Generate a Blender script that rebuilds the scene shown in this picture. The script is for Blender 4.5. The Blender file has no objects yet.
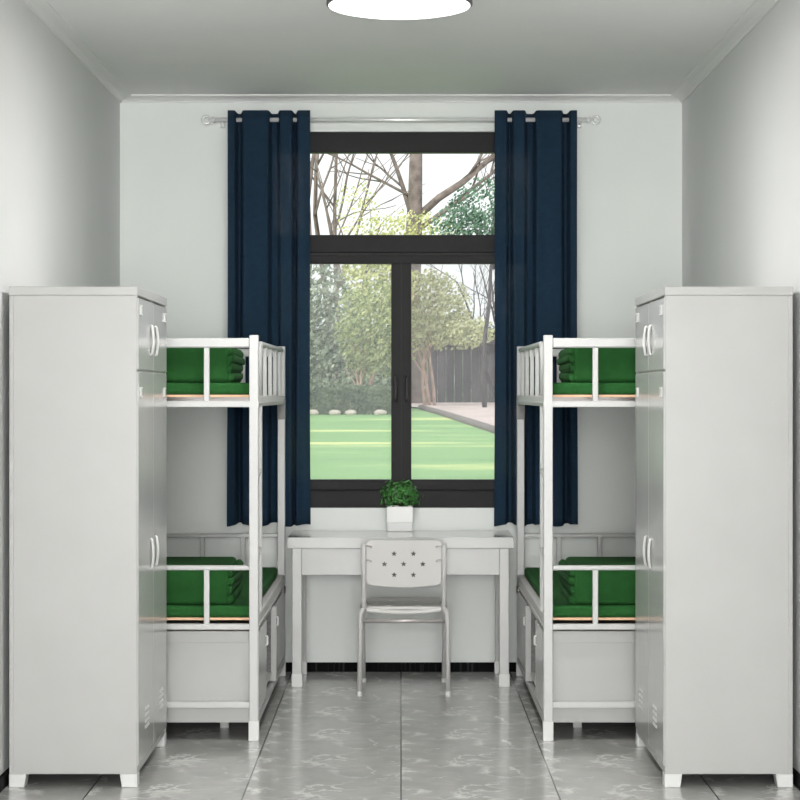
import bpy, bmesh, math, random
from mathutils import Vector, Matrix, noise
random.seed(7)
S = bpy.context.scene
COL = S.collection
PI = math.pi

# ------------------------------------------------------------------ camera, sky, sun, room light, exposure
cam_d = bpy.data.cameras.new('camera')
cam = bpy.data.objects.new('camera', cam_d); COL.objects.link(cam)
cam.location = (0, 0, 1.413); cam.rotation_euler = (PI/2, 0, 0)
cam_d.sensor_width = 36; cam_d.lens = 36*2030/800
cam_d.shift_x = -1/800; cam_d.shift_y = -5/800
cam_d.clip_start = 0.05; cam_d.clip_end = 500
S.camera = cam

w = bpy.data.worlds.new('sky'); S.world = w; w.use_nodes = True
bg = w.node_tree.nodes['Background']
bg.inputs[0].default_value = (0.97, 0.98, 1.0, 1); bg.inputs[1].default_value = 1.0

sun_d = bpy.data.lights.new('sun', 'SUN'); sun_d.energy = 2.1; sun_d.angle = math.radians(1.5); sun_d.color = (1, .95, .84)
sun = bpy.data.objects.new('sun', sun_d); COL.objects.link(sun)
sun.rotation_euler = (math.radians(42), 0, math.radians(-38))

def area(name, loc, rot, sx, sy, power, color=(1, 1, 1)):
    d = bpy.data.lights.new(name, 'AREA'); d.shape = 'RECTANGLE'; d.size = sx; d.size_y = sy; d.energy = power; d.color = color
    o = bpy.data.objects.new(name, d); COL.objects.link(o); o.location = loc; o.rotation_euler = rot
    return o
# added front fill light inside the closed rear wall, behind the camera
area('rear_fill_light', (0, -3.9, 1.6), (PI/2, 0, 0), 2.6, 2.4, 410, (1, .995, .985))
S.view_settings.view_transform = 'Standard'; S.view_settings.look = 'None'
S.view_settings.gamma = 1.0; S.view_settings.use_curve_mapping = False
S.view_settings.exposure = 0.37

# ------------------------------------------------------------------ helpers
def tag(o, label=None, cat=None, group=None, kind=None):
    if label: o['label'] = label
    if cat: o['category'] = cat
    if group: o['group'] = group
    if kind: o['kind'] = kind
    return o

def thing(name, label, cat, loc, group=None):
    o = bpy.data.objects.new(name, None); COL.objects.link(o); o.location = loc; o.empty_display_size = .1
    return tag(o, label, cat, group)

def origin(o):
    v = Vector((0, 0, 0))
    while o: v += o.location; o = o.parent
    return v

def obj(name, bm, mat, parent=None, loc=None, s=1, smooth=False):
    """links bm (world coordinates) as ONE mesh; s=-1 keeps, s=1 mirrors for the right-hand side"""
    if s == -1:
        bmesh.ops.scale(bm, vec=(-1, 1, 1), verts=bm.verts); bmesh.ops.reverse_faces(bm, faces=bm.faces)
    base = origin(parent) if parent else Vector(loc or (0, 0, 0))
    bmesh.ops.translate(bm, vec=-base, verts=bm.verts)
    me = bpy.data.meshes.new(name); bm.to_mesh(me); bm.free()
    if smooth:
        for p in me.polygons: p.use_smooth = True
    for m in (mat if isinstance(mat, (list, tuple)) else [mat]): me.materials.append(m)
    o = bpy.data.objects.new(name, me); COL.objects.link(o)
    if parent: o.parent = parent
    else: o.location = base
    return o

def NB(): return bmesh.new()

def box(bm, x0, x1, y0, y1, z0, z1, bev=0, seg=2, mi=0):
    if x0 > x1: x0, x1 = x1, x0
    r = bmesh.ops.create_cube(bm, size=1)
    vs = r['verts']
    for v in vs:
        v.co = Vector(((x0+x1)/2+v.co.x*(x1-x0), (y0+y1)/2+v.co.y*(y1-y0), (z0+z1)/2+v.co.z*(z1-z0)))
    fs = list({f for v in vs for f in v.link_faces})
    for f in fs: f.material_index = mi
    if bev:
        es = list({e for v in vs for e in v.link_edges})
        bmesh.ops.bevel(bm, geom=es, offset=bev, segments=seg, affect='EDGES', profile=.5)
    return bm

def B(*a, **k):
    return box(NB(), *a, **k)

def fillet(pts, r, n=6):
    pts = [Vector(p) for p in pts]; out = [pts[0]]
    for i in range(1, len(pts)-1):
        a, b, c = pts[i-1], pts[i], pts[i+1]
        d1 = (a-b).normalized(); d2 = (c-b).normalized()
        rr = min(r, (a-b).length*.45, (c-b).length*.45)
        p1 = b+d1*rr; p2 = b+d2*rr
        for k in range(n+1):
            t = k/n
            out.append(p1*(1-t)**2+b*2*t*(1-t)+p2*t*t)
    out.append(pts[-1]); return out

def tube(bm, pts, rad, n=10, rz=None, cap=True):
    pts = [Vector(p) for p in pts]
    rads = rad if isinstance(rad, (list, tuple)) else [rad]*len(pts)
    rings = []; up = None
    for i, p in enumerate(pts):
        t = (pts[min(i+1, len(pts)-1)]-pts[max(i-1, 0)])
        t = t.normalized() if t.length > 1e-9 else Vector((0, 0, 1))
        if up is None:
            up = t.orthogonal().normalized()
        else:
            up = (up-t*up.dot(t)); up = up.normalized() if up.length > 1e-6 else t.orthogonal().normalized()
        sd = t.cross(up)
        rings.append([bm.verts.new(p+(up*math.cos(2*PI*k/n)+sd*math.sin(2*PI*k/n))*rads[i]) for k in range(n)])
    for a, b in zip(rings, rings[1:]):
        for k in range(n):
            f = bm.faces.new((a[k], a[(k+1) % n], b[(k+1) % n], b[k])); f.smooth = True
    if cap:
        bm.faces.new(rings[0][::-1]); bm.faces.new(rings[-1])
    return bm

def lathe(bm, prof, c, n=48, axis='z'):
    rings = []
    for r, h in prof:
        ring = []
        for k in range(n):
            a = 2*PI*k/n
            if axis == 'z': p = Vector((c[0]+r*math.cos(a), c[1]+r*math.sin(a), c[2]+h))
            elif axis == 'x': p = Vector((c[0]+h, c[1]+r*math.cos(a), c[2]+r*math.sin(a)))
            else: p = Vector((c[0]+r*math.cos(a), c[1]+h, c[2]+r*math.sin(a)))
            ring.append(bm.verts.new(p))
        rings.append(ring)
    for a, b in zip(rings, rings[1:]):
        for k in range(n): bm.faces.new((a[k], a[(k+1) % n], b[(k+1) % n], b[k]))
    bm.faces.new(rings[0][::-1]); bm.faces.new(rings[-1])
    bmesh.ops.recalc_face_normals(bm, faces=bm.faces)
    return bm

def torus(bm, c, R, r, axis='x', n=24, m=8):
    pts = []
    for k in range(n+1):
        a = 2*PI*k/n
        if axis == 'x': pts.append((c[0], c[1]+R*math.cos(a), c[2]+R*math.sin(a)))
        elif axis == 'y': pts.append((c[0]+R*math.cos(a), c[1], c[2]+R*math.sin(a)))
        else: pts.append((c[0]+R*math.cos(a), c[1]+R*math.sin(a), c[2]))
    return tube(bm, pts, r, m, cap=False)

# ------------------------------------------------------------------ materials
def srgb(r, g, b):
    f = lambda c: (c/255/12.92 if c/255 <= .04045 else ((c/255+.055)/1.055)**2.4)
    return (f(r), f(g), f(b), 1)

def M(name, col, rough=.5, metal=0, spec=.5, noise_amt=0, scale=20, coat=0, bump=0, bscale=200):
    m = bpy.data.materials.new(name); m.use_nodes = True
    nt = m.node_tree; p = nt.nodes['Principled BSDF']
    p.inputs['Base Color'].default_value = col; p.inputs['Roughness'].default_value = rough
    p.inputs['Metallic'].default_value = metal; p.inputs['Specular IOR Level'].default_value = spec
    p.inputs['Coat Weight'].default_value = coat; p.inputs['Coat Roughness'].default_value = .12
    tc = nt.nodes.new('ShaderNodeTexCoord')
    if noise_amt:
        n = nt.nodes.new('ShaderNodeTexNoise'); n.inputs['Scale'].default_value = scale; n.inputs['Detail'].default_value = 4
        nt.links.new(tc.outputs['Object'], n.inputs['Vector'])
        r = nt.nodes.new('ShaderNodeValToRGB')
        r.color_ramp.elements[0].position = .3; r.color_ramp.elements[1].position = .7
        r.color_ramp.elements[0].color = tuple(c*(1-noise_amt) for c in col[:3])+(1,)
        r.color_ramp.elements[1].color = tuple(min(1, c*(1+noise_amt)) for c in col[:3])+(1,)
        nt.links.new(n.outputs['Fac'], r.inputs[0]); nt.links.new(r.outputs[0], p.inputs['Base Color'])
    if bump:
        n = nt.nodes.new('ShaderNodeTexNoise'); n.inputs['Scale'].default_value = bscale; n.inputs['Detail'].default_value = 3
        nt.links.new(tc.outputs['Object'], n.inputs['Vector'])
        b = nt.nodes.new('ShaderNodeBump'); b.inputs['Strength'].default_value = bump; b.inputs['Distance'].default_value = .002
        nt.links.new(n.outputs['Fac'], b.inputs['Height']); nt.links.new(b.outputs[0], p.inputs['Normal'])
    return m

def mix_transparent(m, fac):
    nt = m.node_tree; out = nt.nodes['Material Output']; p = nt.nodes['Principled BSDF']
    t = nt.nodes.new('ShaderNodeBsdfTransparent'); mx = nt.nodes.new('ShaderNodeMixShader'); mx.inputs[0].default_value = fac
    nt.links.new(p.outputs[0], mx.inputs[1]); nt.links.new(t.outputs[0], mx.inputs[2]); nt.links.new(mx.outputs[0], out.inputs[0])

def emis(name, col, st):
    m = bpy.data.materials.new(name); m.use_nodes = True
    p = m.node_tree.nodes['Principled BSDF']; p.inputs['Base Color'].default_value = (.8, .8, .8, 1)
    p.inputs['Emission Color'].default_value = col; p.inputs['Emission Strength'].default_value = st
    return m

def glass(name, haze):  # haze: share of painted reflection mixed into the pane
    m = bpy.data.materials.new(name); m.use_nodes = True; nt = m.node_tree
    for n in list(nt.nodes): nt.nodes.remove(n)
    out = nt.nodes.new('ShaderNodeOutputMaterial'); t = nt.nodes.new('ShaderNodeBsdfTransparent')
    t.inputs[0].default_value = (.95, .97, .96, 1)
    g = nt.nodes.new('ShaderNodeBsdfGlossy'); g.inputs['Roughness'].default_value = .02
    mx = nt.nodes.new('ShaderNodeMixShader'); mx.inputs[0].default_value = 0.0
    nt.links.new(t.outputs[0], mx.inputs[1]); nt.links.new(g.outputs[0], mx.inputs[2])
    last = mx
    if haze:
        d = nt.nodes.new('ShaderNodeBsdfDiffuse'); d.inputs[0].default_value = (.85, .84, .88, 1)  # whitish diffuse mix stands in for reflected haze on the lower panes
        m2 = nt.nodes.new('ShaderNodeMixShader'); m2.inputs[0].default_value = haze
        nt.links.new(mx.outputs[0], m2.inputs[1]); nt.links.new(d.outputs[0], m2.inputs[2]); last = m2
    nt.links.new(last.outputs[0], out.inputs[0]); return m

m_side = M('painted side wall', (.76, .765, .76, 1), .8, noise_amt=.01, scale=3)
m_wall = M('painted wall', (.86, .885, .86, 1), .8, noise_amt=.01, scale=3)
m_ceil = M('ceiling paint', (.89, .89, .885, 1), .85, noise_amt=.01, scale=3)
m_trim = M('cornice paint', (.83, .83, .825, 1), .6)
m_white = M('white powder coated steel', (.53, .53, .523, 1), .36, spec=.5, noise_amt=.015, scale=60)
m_lock = M('grey white locker steel', (.44, .438, .428, 1), .3, spec=.5, noise_amt=.02, scale=6)
m_door = M('glossy locker door steel', (.46, .465, .45, 1), .24, spec=.7, noise_amt=.02, scale=6, coat=.2)
m_cab = M('grey under bed steel', (.41, .41, .40, 1), .35, spec=.5, noise_amt=.02, scale=8)
m_bay_shade = M('bay shade grey', (.15, .148, .145, 1), .5, noise_amt=.25, scale=90)  # dark tone stands in for the shade inside the open bay
m_plast = M('white plastic', (.68, .68, .67, 1), .35)
m_green = M('dark green military cotton', srgb(35, 84, 38), .9, spec=.2, noise_amt=.10, scale=25, bump=.4, bscale=400)
m_green2 = M('mattress green cotton', srgb(38, 90, 42), .9, spec=.2, noise_amt=.12, scale=60, bump=.4, bscale=500)
m_wood = M('pale plywood bed board', srgb(226, 186, 150), .6, noise_amt=.08, scale=30)
m_navy = M('navy curtain cloth', srgb(32, 53, 72), .85, spec=.15, noise_amt=.08, scale=40, bump=.2, bscale=600)
mix_transparent(m_navy, .10)
m_frame = M('anthracite window frame', srgb(29, 27, 29), .6, spec=.3, noise_amt=.05, scale=30)
m_seal = M('black rubber seal', srgb(18, 18, 18), .6)
m_handle = M('dark handle metal', srgb(50, 46, 46), .35, metal=.3)
m_glass = glass('clear window glass', 0)
m_glass_l = glass('window glass with painted reflection haze', .13)
m_chrome = M('pale steel rod', (.82, .82, .82, 1), .22, metal=.25)
m_desk = M('light grey desk steel', (.52, .52, .51, 1), .3, noise_amt=.015, scale=10)
m_apron = M('grey desk drawer steel', (.44, .44, .435, 1), .3, noise_amt=.015, scale=10)
m_tube = M('silver chair tube', (.58, .57, .56, 1), .45)
m_slv = M('grey bracket steel', (.26, .26, .255, 1), .6)
m_tubep = M('pinkish grey steel tube', (.50, .47, .46, 1), .28, metal=.3)
m_shell = M('off white chair plastic', (.68, .67, .65, 1), .6)
m_dtop = M('glossy light grey desk top', (.52, .53, .51, 1), .10, spec=.7, coat=.3)
m_lamp = emis('lit lamp diffuser', (1, 1, 1, 1), 2.2)
m_rim = M('lamp rim', srgb(110, 110, 110), .4, metal=.4)
m_leaf = M('small potted leaves', srgb(62, 124, 54), .45, noise_amt=.6, scale=45)
m_leafs = M('thin plant stems', srgb(60, 80, 40), .6)
m_soil = M('potting soil', srgb(50, 38, 28), .95, noise_amt=.3, scale=80)
m_pot = M('white ceramic', (.78, .78, .77, 1), .3)
m_pot2 = M('pale grey pot base', (.70, .70, .70, 1), .35)
m_dark = M('dark screw and star hole shade', srgb(90, 88, 86), .4, metal=.6)

def baseboard_mat():
    m = M('black streaked baseboard', srgb(20, 20, 20), .7, spec=.1)
    nt = m.node_tree; p = nt.nodes['Principled BSDF']; tc = nt.nodes.new('ShaderNodeTexCoord')
    mp = nt.nodes.new('ShaderNodeMapping'); mp.inputs['Scale'].default_value = (60, 60, 1.2)
    n = nt.nodes.new('ShaderNodeTexNoise'); n.inputs['Scale'].default_value = 1; n.inputs['Detail'].default_value = 5
    r = nt.nodes.new('ShaderNodeValToRGB'); r.color_ramp.elements[0].position = .55; r.color_ramp.elements[1].position = .85
    r.color_ramp.elements[0].color = srgb(6, 7, 7); r.color_ramp.elements[1].color = srgb(80, 84, 80)
    nt.links.new(tc.outputs['Object'], mp.inputs[0]); nt.links.new(mp.outputs[0], n.inputs[0])
    nt.links.new(n.outputs[0], r.inputs[0]); nt.links.new(r.outputs[0], p.inputs['Base Color']); return m
m_base = baseboard_mat()

def floor_mat():
    m = bpy.data.materials.new('veined grey floor tile'); m.use_nodes = True
    nt = m.node_tree; L = nt.links.new; p = nt.nodes['Principled BSDF']
    N = nt.nodes.new
    tc = N('ShaderNodeTexCoord'); sp = N('ShaderNodeSeparateXYZ'); L(tc.outputs['Object'], sp.inputs[0])
    def math_(op, a, b=None, c=None):
        n = N('ShaderNodeMath'); n.operation = op
        for i, v in enumerate((a, b, c)):
            if v is None: continue
            if isinstance(v, (int, float)): n.inputs[i].default_value = v
            else: L(v, n.inputs[i])
        return n.outputs[0]
    W = .556; H = .612
    ux = math_('WRAP', sp.outputs[0], W, 0.0); uy = math_('WRAP', sp.outputs[1], H, 0.0)
    cb = N('ShaderNodeCombineXYZ'); L(ux, cb.inputs[0]); L(uy, cb.inputs[1])
    rowx = math_('FLOOR', math_('DIVIDE', sp.outputs[0], W)); L(math_('MULTIPLY', math_('ABSOLUTE', rowx), .013), cb.inputs[2])
    # domain warp
    wn = N('ShaderNodeTexNoise'); wn.inputs['Scale'].default_value = 6.5; wn.inputs['Detail'].default_value = 9; wn.inputs['Roughness'].default_value = .62; L(cb.outputs[0], wn.inputs['Vector'])
    sc = N('ShaderNodeVectorMath'); sc.operation = 'MULTIPLY_ADD'
    L(wn.outputs['Color'], sc.inputs[0]); sc.inputs[1].default_value = (.30, .36, 0); L(cb.outputs[0], sc.inputs[2])
    vor = N('ShaderNodeTexVoronoi'); vor.feature = 'DISTANCE_TO_EDGE'; vor.inputs['Scale'].default_value = 5.2; L(sc.outputs[0], vor.inputs['Vector'])
    vr = N('ShaderNodeValToRGB'); vr.color_ramp.elements[0].position = 0; vr.color_ramp.elements[0].color = (1, 1, 1, 1)
    vr.color_ramp.elements[1].position = .055; vr.color_ramp.elements[1].color = (0, 0, 0, 1); L(vor.outputs['Distance'], vr.inputs[0])
    mk = N('ShaderNodeTexNoise'); mk.inputs['Scale'].default_value = 5.5; mk.inputs['Detail'].default_value = 2; L(cb.outputs[0], mk.inputs['Vector'])
    mr = N('ShaderNodeValToRGB'); mr.color_ramp.elements[0].position = .44; mr.color_ramp.elements[1].position = .60; L(mk.outputs['Fac'], mr.inputs[0])
    vein = math_('MULTIPLY', vr.outputs[0], mr.outputs[0])
    bn = N('ShaderNodeTexNoise'); bn.inputs['Scale'].default_value = 7; bn.inputs['Detail'].default_value = 5; L(sc.outputs[0], bn.inputs['Vector'])
    br = N('ShaderNodeValToRGB'); br.color_ramp.elements[0].position = .3; br.color_ramp.elements[1].position = .75
    br.color_ramp.elements[0].color = (.35, .35, .337, 1); br.color_ramp.elements[1].color = (.45, .448, .43, 1); L(bn.outputs['Fac'], br.inputs[0])
    mx = N('ShaderNodeMix'); mx.data_type = 'RGBA'; L(math_('MULTIPLY', vein, .9), mx.inputs[0]); L(br.outputs[0], mx.inputs[6]); mx.inputs[7].default_value = (.78, .77, .74, 1)
    # joints
    jx = math_('LESS_THAN', math_('ABSOLUTE', math_('SUBTRACT', ux, W/2)), W/2-.0026)
    jy = math_('LESS_THAN', math_('ABSOLUTE', math_('SUBTRACT', uy, H/2)), H/2-.0022)
    m2 = N('ShaderNodeMix'); m2.data_type = 'RGBA'; L(jx, m2.inputs[0]); m2.inputs[6].default_value = (.035, .035, .032, 1); L(mx.outputs[2], m2.inputs[7])
    m3 = N('ShaderNodeMix'); m3.data_type = 'RGBA'; L(math_('ADD', math_('MULTIPLY', jy, .12), .88), m3.inputs[0]); m3.inputs[6].default_value = (.08, .08, .075, 1); L(m2.outputs[2], m3.inputs[7])
    L(m3.outputs[2], p.inputs['Base Color'])
    p.inputs['Roughness'].default_value = .17; p.inputs['Specular IOR Level'].default_value = .55
    return m
m_floor = floor_mat()

# ------------------------------------------------------------------ room shell
WX = 1.436; DF = 10.373; ZC = 2.94; DB = -4.2
def struct(name, bm, m, loc=None, label=None):
    o = obj(name, bm, m, loc=loc); o['kind'] = 'structure'
    if label: o['label'] = label
    return o
fl = struct('floor', B(-WX-.15, WX+.15, DB-.15, DF+.2, -.15, 0), m_floor, (0, 0, 0), 'glossy grey veined floor tiles with dark joints')
struct('ceiling', B(-WX-.15, WX+.15, DB-.15, DF+.2, ZC, ZC+.15), m_ceil, (0, 0, ZC), 'plain white ceiling')
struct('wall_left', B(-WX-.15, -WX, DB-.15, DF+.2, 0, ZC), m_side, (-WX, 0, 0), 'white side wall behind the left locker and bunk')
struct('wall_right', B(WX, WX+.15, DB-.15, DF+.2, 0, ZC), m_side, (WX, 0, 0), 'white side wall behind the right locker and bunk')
struct('wall_rear', B(-WX, WX, DB-.15, DB, 0, ZC), m_wall, (0, DB, 0))
WL, WR, WB, WT = -.725, .735, .836, 2.759
bm = NB()
box(bm, -WX, WL, DF, DF+.2, 0, ZC); box(bm, WR, WX, DF, DF+.2, 0, ZC)
box(bm, WL, WR, DF, DF+.2, 0, WB); box(bm, WL, WR, DF, DF+.2, WT, ZC)
struct('wall_far', bm, m_wall, (0, DF, 0), 'white wall around the window behind the desk')
# baseboards
struct('baseboard_far', box(B(-WX+.012, WX-.012, DF-.012, DF, 0, .041), -WX+.012, WX-.012, DF-.009, DF, .041, .047), [m_base], (0, DF, 0), 'low black streaked baseboard under the window')
struct('baseboard_left', B(-WX, -WX+.012, DB, DF, 0, .05), m_base, (-WX, 5, 0), 'black baseboard along the left wall')
struct('baseboard_right', B(WX-.012, WX, DB, DF, 0, .05), m_base, (WX, 5, 0), 'black baseboard along the right wall')
# cornices: stepped profile
def cornice(name, a, b, inward):
    # profile points (distance from wall, depth below ceiling)
    prof = [(0, 0), (.064, 0), (.064, .006), (.056, .009), (.03, .016), (.012, .026), (.008, .034), (0, .034)]
    bm = NB(); ra = []; rb = []
    a = Vector(a); b = Vector(b); inward = Vector(inward)
    for d, h in prof:
        ra.append(bm.verts.new(a+inward*d-Vector((0, 0, h)))); rb.append(bm.verts.new(b+inward*d-Vector((0, 0, h))))
    n = len(prof)
    for k in range(n): bm.faces.new((ra[k], ra[(k+1) % n], rb[(k+1) % n], rb[k]))
    bm.faces.new(ra[::-1]); bm.faces.new(rb)
    bmesh.ops.recalc_face_normals(bm, faces=bm.faces)
    struct(name, bm, m_trim, a, 'white moulded cornice where wall meets ceiling')
cornice('trim_1', (-WX, DF, ZC), (WX, DF, ZC), (0, -1, 0))
cornice('trim_2', (-WX, DB, ZC), (-WX, DF, ZC), (1, 0, 0))
cornice('trim_3', (WX, DB, ZC), (WX, DF, ZC), (-1, 0, 0))

# ------------------------------------------------------------------ window
win = bpy.data.objects.new('window_1', None); COL.objects.link(win); win.location = (0, DF+.02, WB)
win['kind'] = 'structure'; win['label'] = 'black framed window with one top light and two lower casements'
y0, y1 = DF+.022, DF+.085
bm = NB()
GL, GR = -.655, .665
for bx in ((WL, GL, WB, WT), (GR, WR, WB, WT), (GL, GR, 2.655, WT), (GL, GR, 2.143, 2.233), (GL, GR, WB, .923)):
    box(bm, bx[0], bx[1], y0, y1, bx[2], bx[3], bev=.003)
obj('window_frame', bm, m_frame, win)
bm = NB()
box(bm, GL, GR, y0+.02, y0+.04, 2.128, 2.1435); box(bm, GL, GR, y0+.02, y0+.04, .921, .928)
obj('seal', bm, m_seal, win)
obj('pane', B(GL, GR, y0+.03, y0+.036, 2.233, 2.655), m_glass, win)
for sx, (xa, xb) in ((-1, (GL, .000)), (1, (.003, GR))):
    bm = NB(); st = .050
    ys, ye = y0-.008, y0+.05
    xin = xb-st if sx < 0 else xa+st
    zb, zt = .928, 2.128
    gl0, gl1 = (xa+.02, xb-st) if sx < 0 else (xa+st, xb-.02)
    box(bm, xa, xb, ys, ye, 2.085, zt, bev=.003); box(bm, xa, xb, ys, ye, zb, .98, bev=.003)
    box(bm, xa, gl0, ys, ye, .98, 2.085); box(bm, gl1, xb, ys, ye, .98, 2.085)
    sash = obj('sash', bm, m_frame, win)
    obj('pane', B(gl0, gl1, ys+.025, ys+.031, .98, 2.085), m_glass_l, sash)
    hx = -.026 if sx < 0 else .029
    bm = NB(); box(bm, hx-.009, hx+.009, ys-.006, ys, 1.395, 1.44, bev=.003)
    tube(bm, fillet([(hx, ys-.004, 1.505), (hx, ys-.03, 1.505), (hx, ys-.03, 1.385), (hx, ys-.004, 1.385)], .01, 4), .0065, 8)
    obj('window_handle', bm, m_handle, sash)
bm = NB(); box(bm, -.0015, .0045, y0-.0095, y0+.04, .928, 2.128)
obj('mullion_seal', bm, m_seal, win)

# ------------------------------------------------------------------ ceiling lamp
lx, ly = -.006, 7.63
lamp = thing('ceiling_lamp', 'large round white flush lamp lit on the ceiling', 'ceiling lamp', (lx, ly, ZC))
obj('lamp_rim', lathe(NB(), [(.262, 0), (.272, -.003), (.275, -.06), (.268, -.066), (.262, -.06)], (lx, ly, ZC), 64), m_rim, lamp, smooth=True)
obj('diffuser', lathe(NB(), [(.2, -.01), (.264, -.02), (.266, -.066), (.24, -.072), (.12, -.076), (.01, -.077)], (lx, ly, ZC), 64), m_lamp, lamp, smooth=True)
def lamp_light(x, y, p):
    ld = bpy.data.lights.new('lamp_glow', 'AREA'); ld.shape = 'DISK'; ld.size = .5; ld.energy = p; ld.color = (1, .99, .97)
    lo = bpy.data.objects.new('lamp_glow', ld); COL.objects.link(lo); lo.location = (x, y, ZC-.085)
    return lo
lamp_light(lx, ly, 24)
# lamps added out of view to fill the room with front light
for yy in (4.0, 0.4, -2.8):
    l2 = thing('ceiling_lamp', 'added round white flush lamp on the ceiling, out of view, for fill light', 'ceiling lamp', (lx, yy, ZC), 'added fill lamps out of view')
    obj('diffuser', lathe(NB(), [(.26, -.001), (.272, -.02), (.266, -.066), (.24, -.072), (.01, -.077)], (lx, yy, ZC), 48), m_lamp, l2, smooth=True)
    lamp_light(lx, yy, 12)

# ------------------------------------------------------------------ curtain rod + curtains
RZ, RD = 2.811, 10.315
rod = thing('curtain_rod', 'white curtain rod with round ring finials above the window', 'curtain rod', (0, DF, RZ))
obj('rod', tube(NB(), [(-.95, RD, RZ), (.95, RD, RZ)], .0115, 14), m_chrome, rod)
for sx in (-1, 1):
    f = lathe(NB(), [(.008, 0), (.016, .004), (.016, .014), (.009, .02), (.009, .03), (.004, .034)], (0, 0, 0), 20, 'x')
    if sx < 0: bmesh.ops.scale(f, vec=(-1, 1, 1), verts=f.verts); bmesh.ops.reverse_faces(f, faces=f.faces)
    bmesh.ops.translate(f, vec=(sx*.945, RD, RZ), verts=f.verts)
    torus(f, (sx*.96+sx*.03, RD, RZ), .019, .006, 'y')
    obj('finial', f, m_chrome, rod, smooth=True)
    b = NB(); box(b, sx*.91-.012, sx*.91+.012, DF-.008, DF, RZ-.035, RZ+.02, bev=.003)
    tube(b, fillet([(sx*.91, DF-.004, RZ-.022), (sx*.91, RD, RZ-.022), (sx*.91, RD, RZ-.008)], .012), .006, 8)
    obj('bracket', b, m_chrome, rod)

def curtain(s, label):
    # fold bounds as distance from the outer edge towards the window, metres; 1 = front fold, 0 = fold behind the rod
    e = [(.000, 1), (.040, 0), (.071, 1), (.212, 0), (.258, 1), (.330, 0), (.350, 1), (.412, 1)]
    def prof(u, t):
        v = 0.; w = .0055
        val = 1.
        for i in range(1, len(e)-1):
            pos = e[i][0]+.006*t*math.sin(i*2.1+s)
            a = 1/(1+math.exp(-max(-60, min(60, (u-pos)/w*2.2))))
            val = val*(1-a)+e[i][1]*a
        return val
    bm = NB(); nu, nv = 150, 40; W = .418; grid = []
    for j in range(nv+1):
        t = j/nv; row = []
        for i in range(nu+1):
            u = W*i/nu
            f = prof(u, t)
            y = RD+.028-f*(.062+.008*math.sin(u*40+1)*t) - .006*t*math.sin(u*55+2.0)
            zb = .752+.006*math.sin(u*38+s)+ (1-f)*.006
            zt = 2.855-(1-f)*.010
            z = zt+(zb-zt)*t
            x = (.878 if s < 0 else .892)-u - .003*math.sin(t*5+u*20)*t
            row.append(bm.verts.new((-s*x*-1, y, z)))
        grid.append(row)
    for j in range(nv):
        for i in range(nu):
            fc = bm.faces.new((grid[j][i], grid[j][i+1], grid[j+1][i+1], grid[j+1][i])); fc.smooth = True
    o = obj('curtain', bm, m_navy, loc=(s*.67, RD, .75), smooth=True)
    md = o.modifiers.new('cloth', 'SOLIDIFY'); md.thickness = .0016
    tag(o, label, 'curtain', 'navy curtains at the window')
    return o
curtain(-1, 'navy blue pleated curtain hanging left of the window, behind the left bunk')
curtain(1, 'navy blue pleated curtain hanging right of the window, behind the right bunk')

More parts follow.
